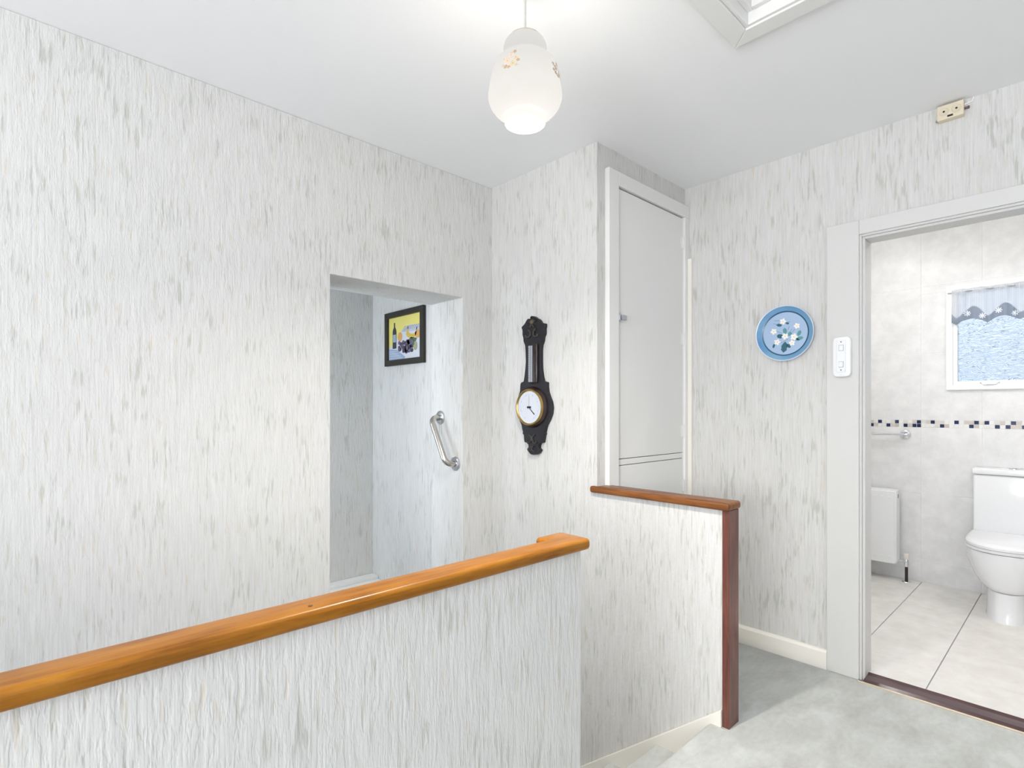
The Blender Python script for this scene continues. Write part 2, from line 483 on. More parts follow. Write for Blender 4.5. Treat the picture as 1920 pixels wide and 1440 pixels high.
# wall tiles, each its own piece, cut round the window
cols = [(.472 + .324 * k, .472 + .324 * (k + 1)) for k in range(-4, 3)]
rows = [(0.0, .164), (.164, .627), (.627, 1.0855), (1.1385, 1.598), (1.598, 2.056), (2.056, CEIL)]
G = .0016
def clip_rect(r, h):
    y0, y1, z0, z1 = r; a0, a1, b0, b1 = h
    if a0 >= y1 or a1 <= y0 or b0 >= z1 or b1 <= z0: return [r]
    out = []
    if z0 < b0: out.append((y0, y1, z0, b0))
    if z1 > b1: out.append((y0, y1, b1, z1))
    zz0, zz1 = max(z0, b0), min(z1, b1)
    if y0 < a0: out.append((y0, a0, zz0, zz1))
    if y1 > a1: out.append((a1, y1, zz0, zz1))
    return [q for q in out if q[1] - q[0] > .01 and q[3] - q[2] > .01]
for (y0, y1) in cols:
    for (z0, z1) in rows:
        y1c = min(y1, 1.38)
        for q in clip_rect((y0 + G, y1c - G, z0 + G, z1 - G), (iy0, iy1, iz0, iz1)):
            obj('tile', bbox((XB - .0022, q[0], q[2]), (XB + .001, q[1], q[3]), .0008, 1), M_TILE, wb)
TOP = 'BWDWWbDWbWBDbBDbbWWDWBBDbDWbBWDB'
BOT = 'DBWWDBGWDBDDWWWbDGWWWWDGWWWDWDBB'
mos_cache = {}
for row, (codes, zc) in enumerate(((TOP, 1.1245), (BOT, 1.0990))):
    for k in range(-11, 44):
        yc = 1.089 - .02555 * k
        c = codes[k % 32] if 0 <= k < 32 else random.choice('WWbBWDWb')
        key = c
        if key not in mos_cache:
            o = obj('mosaic_tile', bbox((-.0026, -.0116, -.0116), (.001, .0116, .0116), .0007, 1), M_MOS[c])
            mos_cache[key] = o.data
            o.parent = wb; o.location = (XB, yc, zc)
        else:
            o = bpy.data.objects.new('mosaic_tile', mos_cache[key]); C.objects.link(o); o.parent = wb; o.location = (XB, yc, zc)
# bathroom floor
fb = struct('floor_bathroom', boxes([((2.872, -1.1, -.05), (XB, 1.38, .010))]), M_GROUT, 'white tiled bathroom floor')
fx = [2.874] + [3.13 + .318 * k for k in range(0, 5)] + [XB - .007]
fy = [-1.1] + [.79 - .314 * k for k in range(5, -2, -1)] + [1.38]
for a, b_ in zip(fx, fx[1:]):
    for c, d_ in zip(fy, fy[1:]):
        obj('floor_tile', bbox((a + .0010, c + .002, .0), (b_ - .0010, d_ - .002, .0135), .0008, 1), M_FTILE, fb)

# bathroom window
wd = struct_root('window_1', (XB, .2, WZ0), 'white framed bathroom window with patterned obscure glass')
def rect_frame(x0, x1, y0, y1, z0, z1, w, bev=.004):
    bm = nbm()
    outer = [(y0, z0), (y1, z0), (y1, z1), (y0, z1)]
    inner = [(y0 + w, z0 + w), (y1 - w, z0 + w), (y1 - w, z1 - w), (y0 + w, z1 - w)]
    vs = [[bm.verts.new((x, *p)) for p in poly] for x, poly in ((x0, outer), (x0, inner), (x1, inner), (x1, outer))]
    vs.append(vs[0])
    for A, B in zip(vs, vs[1:]):
        for i in range(4):
            bm.faces.new([A[i], A[(i+1)%4], B[(i+1)%4], B[i]])
    bmesh.ops.recalc_face_normals(bm, faces=bm.faces[:])
    if bev: bmesh.ops.bevel(bm, geom=[e for e in bm.edges if e.calc_face_angle(0) > .6], offset=bev, segments=2, affect='EDGES')
    return bm
obj('window_frame', rect_frame(XB - .022, XB + .06, WY0, WY1, WZ0, WZ1, .034), M_PVC, wd)
obj('sash', rect_frame(XB - .012, XB + .045, WY0 + .034, WY1 - .034, WZ0 + .034, WZ1 - .034, .024, .003), M_PVC, wd)
def make_obscure():
    m = bpy.data.materials.new('patterned_obscure_glass'); m.use_nodes = True
    t = NT(m); o = t.tc()
    t.b.inputs['Base Color'].default_value = (.95, .98, 1, 1)
    t.b.inputs['Roughness'].default_value = .12
    t.b.inputs['Transmission Weight'].default_value = 1.0
    t.b.inputs['IOR'].default_value = 1.4
    n1 = t.noise(t.mapping(o, (9, 9, 17)), 1, 1, .5, 1.6)
    n2 = t.noise(t.mapping(o, (17, 17, 40), (4, 2, 1)), 1, 1, .5, 1.8)
    v = t.n.new('ShaderNodeTexVoronoi'); v.feature = 'DISTANCE_TO_EDGE'; v.inputs['Scale'].default_value = 1
    t.l.new(t.mapping(o, (18, 18, 13)), v.inputs['Vector'])
    e = t.ramp(v.outputs['Distance'], [(0, BW(1)), (.16, BW(0))])
    h = t.math('ADD', t.math('ADD', n1, t.math('MULTIPLY', n2, .7)), t.math('MULTIPLY', e, .12))
    t.l.new(t.bump(h, 1.0, .022), t.b.inputs['Normal'])
    return m
obj('pane', boxes([((XB + .012, WY0 + .055, WZ0 + .055), (XB + .018, WY1 - .055, WZ1 - .055))]), make_obscure(), wd)
hb = nbm(); box(hb, (XB - .034, .40, WZ0 + .034), (XB - .012, .47, WZ0 + .046)); box(hb, (XB - .045, .425, WZ0 + .046), (XB - .03, .44, WZ0 + .058))
bmesh.ops.bevel(hb, geom=hb.edges[:], offset=.002, segments=2, affect='EDGES')
obj('window_latch', hb, M_SILVER, wd)
for yy in (.39, .48):
    obj('latch_screw', lathe([(0, XB - .016), (.004, XB - .015), (.004, XB - .011)], 12, 0, (0, yy, WZ0 + .044)), M_SILVER, wd)

# ------------------------------------------------------------------ rails and newel
def rail_profile_loft(outline, z0, z1, r_):
    """flat cap following an outline with a rounded edge"""
    bm = nbm()
    n = len(outline)
    c = Vector((sum(p[0] for p in outline) / n, sum(p[1] for p in outline) / n))
    vs = [bm.verts.new((p[0], p[1], z0)) for p in outline]
    f = bm.faces.new(vs)
    ext = bmesh.ops.extrude_face_region(bm, geom=[f])
    for v in [g for g in ext['geom'] if isinstance(g, bmesh.types.BMVert)]: v.co.z = z1
    bmesh.ops.recalc_face_normals(bm, faces=bm.faces[:])
    es = [e for e in bm.edges if abs(e.verts[0].co.z - e.verts[1].co.z) < 1e-5]
    bmesh.ops.bevel(bm, geom=es, offset=r_, segments=4, profile=.5, affect='EDGES')
    return bm
def round_corners(pts, rad, seg=5):
    out = []
    n = len(pts)
    for i, p in enumerate(pts):
        a = Vector(pts[i-1]); b_ = Vector(p); c = Vector(pts[(i+1) % n])
        r_ = rad[i] if isinstance(rad, (list, tuple)) else rad
        if r_ <= 0: out.append(tuple(b_)); continue
        d1 = (a - b_).normalized(); d2 = (c - b_).normalized()
        p1 = b_ + d1 * r_; p2 = b_ + d2 * r_
        for k in range(seg + 1):
            t = k / seg
            out.append(tuple((1-t)**2 * p1 + 2*t*(1-t) * b_ + t*t * p2))
    return out
RY0, RY1 = .922, .996
out1 = round_corners([(-2.9, RY0), (1.166, RY0), (1.166, 1.034), (1.060, 1.034), (1.060, RY1), (-2.9, RY1)], [0, .016, .012, .012, .004, 0])
hr = thing('handrail', 'golden varnished wooden capping rail on the near stairwell half wall', 'handrail', (1.1, .96, .832))
obj('rail_cap', rail_profile_loft(out1, .832, .862, .0105), M_RAIL, hr, True)
obj('filled_screw_hole', lathe([(.0042, .8622), (.0042, .8628), (0, .8628)], 14, 2, (.4, .945, 0)), mat('dark_plug', lin(92, 52, 26), .5), hr)
out2 = round_corners([(1.990, .926), (2.098, .926), (2.098, YC), (2.010, YC), (2.010, 1.588), (1.990, 1.588)], [.008, .008, 0, 0, .006, .010])
hr2 = thing('handrail', 'brown varnished wooden capping rail on the far half wall', 'handrail', (2.04, 1.2, .826))
obj('rail_cap', rail_profile_loft(out2, .826, .856, .0095), M_RAIL2, hr2, True)
nw = obj('newel_post', bbox((2.004, .930, -.002), (2.088, .958, .826), .003), M_NEWEL)
tag(nw, 'reddish brown wooden end post of the far half wall, standing on carpet', 'newel post')

# ------------------------------------------------------------------ loft hatch
lh = thing('loft_hatch', 'white framed loft hatch set in the ceiling', 'loft hatch', (1.4, .4, CEIL))
FW = .064
ox0, ox1, oy0, oy1 = HX0 - FW, HX1 + FW, HY0 - FW, HY1 + FW
for poly in ([(ox0, oy1), (ox1, oy1), (HX1, HY1), (HX0, HY1)], [(ox1, oy1), (ox1, oy0), (HX1, HY0), (HX1, HY1)],
             [(ox0, oy0), (ox1, oy0), (HX1, HY0), (HX0, HY0)], [(ox0, oy1), (ox0, oy0), (HX0, HY0), (HX0, HY1)]):
    obj('frame_board', prism(poly, 2, CEIL - .018, CEIL, .003, 2), M_WHITE, lh)
for lo, hi in (((HX0, HY1 - .012, CEIL - .012), (HX1, HY1, 2.56)), ((HX1 - .012, HY0, CEIL - .012), (HX1, HY1 - .012, 2.56)), ((HX0, HY0, CEIL - .012), (HX1, HY0 + .012, 2.56)), ((HX0, HY0, CEIL - .012), (HX0 + .012, HY1, 2.56))):
    obj('lining_board', bbox(lo, hi, .002), M_WHITE, lh)
for lo, hi in (((HX0 + .012, HY1 - .030, 2.475), (HX1 - .012, HY1 - .012, 2.50)), ((HX1 - .030, HY0 + .012, 2.475), (HX1 - .012, HY1 - .03, 2.50))):
    obj('stop_bead', bbox(lo, hi, .002), M_WHITE, lh)
obj('panel', bbox((HX0 + .01, HY0 + .01, 2.503), (HX1 - .01, HY1 - .01, 2.52)), M_WHITE, lh)

# ------------------------------------------------------------------ built-in cupboard
cb = thing('built_in_cupboard', 'tall white built-in cupboard with a plain flush door behind the half wall', 'cupboard', (2.42, YC, 0))
FY = YC - .026
obj('frame_board', bbox((2.068, FY, 0), (2.146, YC, 2.345), .003), M_WHITE, cb)
obj('frame_board', bbox((2.146, FY, 2.278), (XW, YC, 2.345), .003), M_WHITE, cb)
obj('frame_board', bbox((2.764, FY, 0), (XW, YC, 2.278), .003), M_WHITE, cb)
obj('frame_rail', bbox((2.146, YC - .012, .942), (2.764, YC, .970), .0015), M_WHITE, cb)
obj('backing', boxes([((2.146, YC - .002, .02), (2.764, YC + .0, 2.278))]), M_DARK, cb)
cd = obj('door', bbox((2.149, YC - .012, .973), (2.762, YC - .0015, 2.272), .002), M_WHITE, cb)
cd2 = obj('lower_door', bbox((2.149, YC - .012, .06), (2.762, YC - .0015, .939), .002), M_WHITE, cb)
for zc, par in ((2.135, cd), (1.60, cd), (1.09, cd), (.79, cd2)):
    bm = tube([(2.758, YC - .017, zc - .032), (2.758, YC - .017, zc + .032)], .0055, 10)
    box(bm, (2.745, YC - .0145, zc - .03), (2.764, YC - .011, zc + .03))
    obj('hinge', bm, M_WHITE, par)
bm = nbm(); box(bm, (2.150, YC - .020, 1.632), (2.166, YC - .012, 1.672)); box(bm, (2.160, YC - .034, 1.640), (2.200, YC - .018, 1.664))
bmesh.ops.bevel(bm, geom=bm.edges[:], offset=.002, segments=2, affect='EDGES')
lt = obj('latch', bm, M_SILVER, cd)

# ------------------------------------------------------------------ pendant lamp
LD = 1.55
kz = LD / F_PX
a = ray(984.5, 165)
LX, LY = a[0] * LD, a[1] * LD
pl = thing('pendant_lamp', 'white opal glass pendant lamp with brown flower print hanging on a cord', 'pendant lamp', (LX, LY, CEIL))
prof = [(.0565, 2.024), (.0585, 2.026), (.0590, 2.038), (.0600, 2.044), (.070, 2.049), (.085, 2.060), (.098, 2.076), (.1045, 2.092), (.1055, 2.104), (.1035, 2.122), (.0985, 2.148), (.0935, 2.172), (.088, 2.188), (.079, 2.200), (.066, 2.208), (.0575, 2.212), (.0565, 2.216), (.0595, 2.224), (.0620, 2.234), (.0605, 2.246), (.055, 2.258), (.045, 2.266), (.030, 2.270), (.012, 2.2712), (0, 2.2714)]
def prof_r(z):
    for (r0, z0), (r1, z1) in zip(prof, prof[1:]):
        if z0 <= z <= z1: return r0 + (r1 - r0) * (z - z0) / max(1e-6, z1 - z0)
    return .1
# smooth the profile
def dense(prof, k=3):
    out = []
    P = [prof[0]] + prof + [prof[-1]]
    for i in range(1, len(P) - 2):
        for j in range(k):
            t = j / k
            p0, p1, p2, p3 = (Vector(P[i-1]), Vector(P[i]), Vector(P[i+1]), Vector(P[i+2]))
            v = .5 * (2*p1 + (p2-p0)*t + (2*p0-5*p1+4*p2-p3)*t*t + (3*p1-p0-3*p2+p3)*t**3)
            out.append((max(v.x, .002), v.y))
    out.append(prof[-1]); return out
dp = dense(prof)
inner = [(max(r_ - .0028, .001), z + .0008) for r_, z in dp][::-1]
def make_opal():
    m = bpy.data.materials.new('opal_glass'); m.use_nodes = True
    t = NT(m)
    t.n.remove(t.b)
    out = t.n['Material Output']
    tr = t.n.new('ShaderNodeBsdfTranslucent'); tr.inputs[0].default_value = (.0008, .00077, .00071, 1)
    di = t.n.new('ShaderNodeBsdfDiffuse'); di.inputs[0].default_value = (.0036, .0036, .0035, 1)
    tp = t.n.new('ShaderNodeBsdfTransparent'); tp.inputs[0].default_value = (1, .98, .95, 1)
    em = t.n.new('ShaderNodeEmission'); em.inputs[1].default_value = .52
    no = t.noise(t.tc(), 24, 2)
    t.l.new(t.ramp(no, [(.3, (1, .98, .945, 1)), (.7, (1, .99, .96, 1))]), em.inputs[0])
    m1 = t.n.new('ShaderNodeAddShader'); t.l.new(di.outputs[0], m1.inputs[0]); t.l.new(tr.outputs[0], m1.inputs[1])
    m3 = t.n.new('ShaderNodeMixShader'); m3.inputs[0].default_value = .031
    t.l.new(m1.outputs[0], m3.inputs[1]); t.l.new(tp.outputs[0], m3.inputs[2])
    ad = t.n.new('ShaderNodeAddShader')
    t.l.new(m3.outputs[0], ad.inputs[0]); t.l.new(em.outputs[0], ad.inputs[1])
    m.cycles.emission_sampling = 'NONE'
    t.l.new(ad.outputs[0], out.inputs[0])
    return m
sh = obj('shade', lathe(dp, 64, 2, (LX, LY, 0)), make_opal(), pl, 'all')
M_CORD = mat('cord_plastic', lin(196, 196, 186), .5)
obj('cord', tube([(LX, LY, 2.2745), (LX, LY, CEIL - .03)], .0032, 10), M_CORD, pl)
obj('ceiling_rose', lathe([(0, CEIL - .04), (.012, CEIL - .04), (.016, CEIL - .03), (.036, CEIL - .022), (.042, CEIL - .006), (.042, CEIL)], 32, 2, (LX, LY, 0)), M_PVC, pl, True)
obj('shade_gallery', lathe([(.0, 2.2745), (.020, 2.2745), (.0455, 2.2685), (.0455, 2.2665)], 40, 2, (LX, LY, 0)), mat('aged_gallery', lin(170, 160, 140), .4, .3), pl, True)
# flower print on the shade: thin petals following the glass
pm = [mat('print_' + n, lin(*c), .5) for n, c in (('brown', (176, 146, 118)), ('pink', (216, 188, 164)), ('sand', (200, 180, 138)), ('grey', (188, 176, 164)))]
def on_shade(ang, z, off=.0018):
    r_ = prof_r(z) + off
    dx, dy = -DV[0] * math.cos(ang) + RV[0] * math.sin(ang), -DV[1] * math.cos(ang) + RV[1] * math.sin(ang)
    return (LX + r_ * dx, LY + r_ * dy, z)
def blob_on_shade(bm, ang, z, ra, rz, rot=0, n=10, off=.0018):
    vs = []
    for k in range(n):
        t = 2 * PI * k / n
        u, v = ra * math.cos(t), rz * math.sin(t)
        uu = u * math.cos(rot) - v * math.sin(rot); vv = u * math.sin(rot) + v * math.cos(rot)
        vs.append(bm.verts.new(on_shade(ang + uu / .097, z + vv, off)))
    bm.faces.new(vs)
cl = [(.000, .014, 1, .0075), (-.010, .000, 1, .0085), (.006, -.012, 2, .008), (.014, .004, 2, .006), (-.014, -.016, 0, .006), (.020, -.004, 0, .005), (.010, .024, 0, .0055), (.002, .022, 3, .004), (-.004, -.020, 0, .005), (-.022, -.010, 3, .005), (.016, -.018, 3, .005), (-.020, .008, 1, .006)]
for c0 in (-24, 62):
    for du, dz, mi, rr in cl:
        bm = nbm()
        A = math.radians(c0) + du / .097; Z = 2.150 + dz
        for k in range(5):
            t = 2 * PI * k / 5 + du * 90
            blob_on_shade(bm, A + rr * .62 * math.cos(t) / .097, Z + rr * .62 * math.sin(t), rr * .48, rr * .36, t)
        fl = obj('flower_print', bm, pm[mi], sh)
        bm = nbm(); blob_on_shade(bm, A, Z, rr * .24, rr * .24, 0, 8, .0026)
        obj('flower_centre', bm, pm[0], sh)
bl = bpy.data.lights.new('lamp_bulb', 'POINT'); bl.energy = LIGHT_LAMP; bl.color = (1, .95, .88); bl.shadow_soft_size = .035
bo = bpy.data.objects.new('lamp_bulb_light', bl); C.objects.link(bo); bo.location = (LX, LY, 2.072)

# bathroom ceiling downlights: one read from its tile reflection, the others added for brightness
mg = bpy.data.materials.new('lit_diffuser'); mg.use_nodes = True
mg.node_tree.nodes['Principled BSDF'].inputs['Emission Color'].default_value = (1, .985, .96, 1)
mg.node_tree.nodes['Principled BSDF'].inputs['Emission Strength'].default_value = BATH_GLOW
for dx_, dy_, where in ((3.74, 1.09, 'above the radiator'), (3.74, -.35, 'added beyond the toilet for brightness'), (3.25, .95, 'added near the doorway on the radiator side for brightness'), (3.25, -.35, 'added near the doorway on the toilet side for brightness')):
    dl = thing('downlight', 'small round recessed bathroom downlight ' + where, 'downlight', (dx_, dy_, CEIL), 'bathroom downlights')
    obj('trim_ring', lathe([(.048, CEIL - .003), (.052, CEIL - .007), (.062, CEIL - .004), (.064, CEIL)], 32, 2, (dx_, dy_, 0)), M_PVC, dl, True)
    obj('lens', lathe([(.048, CEIL - .004), (.044, CEIL - .018), (.030, CEIL - .029), (0, CEIL - .034)], 24, 2, (dx_, dy_, 0)), mg, dl)

# ------------------------------------------------------------------ barometer
XBAR = 1.998
z2 = lambda pts: [(960 + x / 10.29, 580 + y / 10.29) for x, y in pts]
z3 = lambda pts: [(955 + x / 9.0, 700 + y / 9.0) for x, y in pts]
L1 = [(400,130),(372,150),(375,185),(330,185),(300,220),(270,280),(205,350),(212,375),(225,410),(225,500),(240,550),(245,620),(275,700),(285,800),(290,1000),(280,1150),(262,1300),(248,1390)]
R1 = [(440,135),(470,150),(490,170),(530,185),(560,220),(580,260),(655,275),(655,330),(645,370),(645,470),(620,540),(615,600),(585,690),(575,800),(575,1000),(580,1150),(600,1300),(620,1380)]
L2 = [(215,160),(205,200),(200,300),(170,400),(140,500),(132,580),(145,680),(190,790),(225,870),(240,950),(250,985),(245,1015),(265,1040),(270,1120),(278,1160),(310,1170),(340,1200),(345,1240),(318,1280),(340,1320),(380,1365),(420,1375)]
R2 = [(650,150),(650,230),(660,310),(690,400),(720,480),(735,580),(725,680),(690,780),(640,880),(625,930),(610,1000),(618,1020),(605,1045),(600,1080),(585,1170),(530,1185),(515,1220),(515,1260),(545,1295),(520,1340),(480,1370)]
pix = z2(L1) + z3(L2) + z3(R2)[::-1] + z2(R1)[::-1]
poly = [(v.y, v.z) for v in (onX(x, y, XBAR) for x, y in pix)]
M_EBONY = mat('ebonised_wood', lin(25, 22, 28), .42, 0, .4, .15, (60, .0008, .3))
BY, BZ = 1.957, 1.222
br = thing('barometer', 'dark carved wooden banjo barometer with a white brass-rimmed dial', 'barometer', (XF, BY, .975))
obj('body', prism(poly, 0, XF - .001, XF - .022, .002, 2), M_EBONY, br)
# raised border edges and carved scrolls
def arc(cy, cz, r_, a0, a1, n=10, x=XF - .024):
    return [(x, cy + r_ * math.cos(a0 + (a1 - a0) * k / n), cz + r_ * math.sin(a0 + (a1 - a0) * k / n)) for k in range(n + 1)]
M_CARVE = mat('carved_ebony', lin(56, 50, 46), .4, 0, .5)
for s in (-1, 1):
    obj('carved_scroll', tube(arc(BY + s * .028, 1.600, .018, PI / 2, PI / 2 + s * PI * 1.4, 14), .0055, 8), M_CARVE, br, True)
    obj('carved_scroll', tube(arc(BY + s * .018, 1.648, .014, -PI / 2, -PI / 2 - s * PI * 1.2, 12), .0045, 8), M_CARVE, br, True)
    obj('carved_scroll', tube(arc(BY + s * .022, 1.060, .020, PI / 2, PI / 2 + s * PI * 1.3, 12), .005, 8), M_CARVE, br, True)
    obj('carved_scroll', tube(arc(BY + s * .012, 1.010, .012, PI / 2, PI / 2 + s * PI * 1.2, 12), .004, 8), M_CARVE, br, True)
obj('carved_shell', lathe([(.0, XF - .032), (.010, XF - .030), (.014, XF - .024), (.014, XF - .02)], 10, 0, (0, BY, 1.66)), mat('carved_gilt_trace', lin(86, 78, 52), .4), br)
# thermometer
obj('thermometer_case', bbox((XF - .034, BY - .043, 1.345), (XF - .02, BY + .019, 1.545), .006, 3), mat('dark_brown_wood', lin(44, 30, 30), .25, 0, .5, .4), br, True)
obj('thermometer_scale', bbox((XF - .0365, BY - .013, 1.352), (XF - .0335, BY + .015, 1.537), .001), mat('silvered_scale', (.42, .43, .47, 1), .35, .6), br)
obj('thermometer_tube', tube([(XF - .039, BY + .001, 1.36), (XF - .039, BY + .001, 1.53)], .0018, 8), mat('tube_glass', lin(170, 175, 185), .1), br)
for k in range(14):
    obj('scale_mark', boxes([((XF - .0372, BY + .004, 1.372 + k * .0115), (XF - .0363, BY + .013, 1.3735 + k * .0115))]), M_BLACK, br)
# dial drum, bezel, face, hands
obj('dial_housing', lathe([(.106, XF - .02), (.106, XF - .026), (.101, XF - .034), (.098, XF - .040), (.094, XF - .041), (0, XF - .041)], 56, 0, (0, BY, BZ)), mat('dial_housing_wood', lin(46, 32, 32), .3, 0, .5, .3), br, True)
obj('bezel', lathe([(.096, XF - .038), (.096, XF - .045), (.092, XF - .051), (.087, XF - .050), (.083, XF - .046), (.083, XF - .040)], 56, 0, (0, BY, BZ)), mat('aged_brass', (.46, .31, .10, 1), .28, 1), br, True)
face = obj('dial', lathe([(0, XF - .0435), (.083, XF - .0435), (.083, XF - .040)], 56, 0, (0, BY, BZ)), mat('white_dial_card', lin(206, 211, 219), .4), br)
M_PRINT = mat('dial_print', lin(140, 145, 160), .6)
for k in range(36):
    t = math.radians(-60 + k * 300 / 35) + PI / 2 - math.radians(90)
    t = math.radians(240 - k * 300 / 35)
    r0, r1 = (.060, .068) if k % 5 == 0 else (.064, .068)
    cy, sy = math.cos(t), math.sin(t)
    w = .0005 if k % 5 else .0009
    pts = [(BY - cy * r0 + sy * w, BZ + sy * r0 + cy * w), (BY - cy * r1 + sy * w, BZ + sy * r1 + cy * w), (BY - cy * r1 - sy * w, BZ + sy * r1 - cy * w), (BY - cy * r0 - sy * w, BZ + sy * r0 - cy * w)]
    obj('dial_mark', prism(pts, 0, XF - .0436, XF - .0440), M_PRINT, face)
def text_obj(name, s, size, loc, rot, m, parent, ext=.0002):
    cu = bpy.data.curves.new(name, 'FONT'); cu.body = s; cu.size = size; cu.align_x = 'CENTER'; cu.align_y = 'CENTER'; cu.extrude = ext
    to = bpy.data.objects.new(name, cu); C.objects.link(to)
    bpy.context.view_layer.update()
    me = bpy.data.meshes.new_from_object(to)
    bpy.data.objects.remove(to)
    o = bpy.data.objects.new(name, me); C.objects.link(o); me.materials.append(m)
    o.parent = parent; o.location = Vector(loc) - root_loc(parent); o.rotation_euler = rot
    return o
obj('hand', prism([(BY - .003, BZ - .004), (BY + .003, BZ - .002), (BY - .034, BZ - .038), (BY - .040, BZ - .036), (BY - .033, BZ - .033)][:4], 0, XF - .0445, XF - .0450), M_BLACK, face)
obj('hand', prism([(BY - .0008, BZ), (BY + .0008, BZ), (BY + .0008, BZ + .062), (BY - .0008, BZ + .062)], 0, XF - .0460, XF - .0464), mat('gilt_hand', lin(170, 150, 110), .3, .5), face)
obj('hand_boss', bbox((XF - .050, BY - .014, BZ - .005), (XF - .0445, BY + .012, BZ + .005), .002), M_BLACK, face)

# ------------------------------------------------------------------ framed picture in the passage
PX = 1.832
PY0, PY1, PZ0, PZ1 = 2.684, 3.124, 1.488, 1.828
pf = thing('framed_picture', 'black framed still life print hanging inside the stair opening', 'picture', (PX, 2.9, PZ0))
M_FR = mat('black_wood_frame', lin(40, 38, 30), .4)
FWP = .036
for poly in ([(PY0, PZ1), (PY1, PZ1), (PY1 - FWP, PZ1 - FWP), (PY0 + FWP, PZ1 - FWP)], [(PY0, PZ0), (PY1, PZ0), (PY1 - FWP, PZ0 + FWP), (PY0 + FWP, PZ0 + FWP)],
             [(PY0, PZ0), (PY0, PZ1), (PY0 + FWP, PZ1 - FWP), (PY0 + FWP, PZ0 + FWP)], [(PY1, PZ0), (PY1, PZ1), (PY1 - FWP, PZ1 - FWP), (PY1 - FWP, PZ0 + FWP)]):
    obj('frame_side', prism(poly, 0, PX - .022, PX - .001, .002, 2), M_FR, pf)
pr_y0, pr_y1, pr_z0, pr_z1 = PY0 + FWP, PY1 - FWP, PZ0 + FWP, PZ1 - FWP
prt = obj('print', boxes([((PX - .009, pr_y0 - .003, pr_z0 - .003), (PX - .002, pr_y1 + .003, pr_z1 + .003))]), mat('print_yellow', lin(226, 214, 120), .45), pf)
def UV(u, v): return (pr_y1 - u * (pr_y1 - pr_y0), pr_z0 + v * (pr_z1 - pr_z0))
_lay = [0]
def flat(name, pts, colr, lay):
    obj(name, prism([UV(*p) for p in pts], 0, PX - .009, PX - .009 - .00025 * lay), colr, prt)
def ell(cu, cv, ru, rv, n=18, rot=0):
    o_ = []
    for k in range(n):
        t = 2 * PI * k / n
        a_, b_ = ru * math.cos(t), rv * math.sin(t)
        o_.append((cu + a_ * math.cos(rot) - b_ * math.sin(rot), cv + a_ * math.sin(rot) + b_ * math.cos(rot)))
    return o_
cm = lambda n, c: mat('print_' + n, lin(*c), .5)
c_white, c_blue, c_dark, c_or, c_ban, c_gr, c_gr2, c_leaf, c_lab, c_lin, c_pear = cm('white', (206, 208, 216)), cm('blue', (150, 168, 196)), cm('bottle', (52, 56, 60)), cm('orange', (214, 160, 92)), cm('banana', (206, 178, 80)), cm('grape', (70, 62, 84)), cm('grape_light', (106, 96, 120)), cm('leaf', (86, 104, 84)), cm('label', (150, 170, 186)), cm('line', (150, 154, 170)), cm('pear', (160, 158, 128))
flat('cloth_shape', [(0, .30), (.18, .40), (.37, .64), (.60, .77), (1, .74), (1, 0), (0, 0)], c_white, 1)
flat('cloth_shape', [(0, .27), (.25, .24), (.52, .05), (.50, 0), (0, 0)], c_blue, 2)
for k in range(8):
    flat('cloth_line', [(.02 + .06 * k, 0), (.028 + .06 * k, 0), (.012 + .04 * k, .26 - .02 * k), (.004 + .04 * k, .26 - .02 * k)], c_white, 3)
for k in range(4):
    flat('cloth_line', [(0, .04 + .055 * k), (.45 - .07 * k, .03 + .055 * k), (.45 - .07 * k, .04 + .055 * k), (0, .05 + .055 * k)], c_white, 3)
for k in range(7):
    flat('cloth_line', [(.50 + .07 * k, .66), (.512 + .07 * k, .66), (.64 + .06 * k, .755), (.628 + .06 * k, .755)], c_lin, 3)
    flat('cloth_line', [(.42 + .012 * k, .64 + .018 * k), (1, .60 + .022 * k), (1, .607 + .022 * k), (.42 + .012 * k, .647 + .018 * k)], c_lin, 3)
flat('bottle_shape', [(.125, .27), (.245, .27), (.245, .66), (.235, .72), (.205, .77), (.20, .88), (.168, .88), (.165, .77), (.135, .72), (.125, .66)], c_dark, 4)
flat('label_shape', [(.135, .42), (.235, .42), (.235, .60), (.135, .60)], c_lab, 5)
flat('fruit_shape', ell(.36, .53, .075, .105), c_or, 4)
flat('fruit_shape', ell(.905, .53, .085, .09), c_or, 5)
flat('banana_shape', [(.55, .55), (.585, .68), (.61, .70), (.63, .60), (.70, .55), (.80, .55), (.87, .62), (.86, .52), (.78, .45), (.68, .45), (.59, .50)], c_ban, 5)
flat('stalk_shape', [(.59, .68), (.60, .75), (.615, .75), (.625, .68)], c_leaf, 5)
flat('stalk_shape', [(.85, .63), (.87, .70), (.885, .69), (.875, .62)], c_dark, 6)
flat('leaf_shape', [(.60, .42), (.70, .48), (.88, .44), (.84, .36), (.70, .34)], c_leaf, 5)
random.seed(3)
for k in range(64):
    u = .33 + .46 * random.random(); v = .40 - .25 * random.random() * (1 - abs(u - .6) * .8)
    flat('grape_shape', ell(u, v, .036, .044, 10), (c_gr, c_gr2)[k % 3 == 0], 6 + (k % 4))
flat('fruit_shape', ell(.83, .27, .055, .10), c_pear, 11)
flat('stalk_shape', ell(.78, .34, .03, .06), c_leaf, 12)

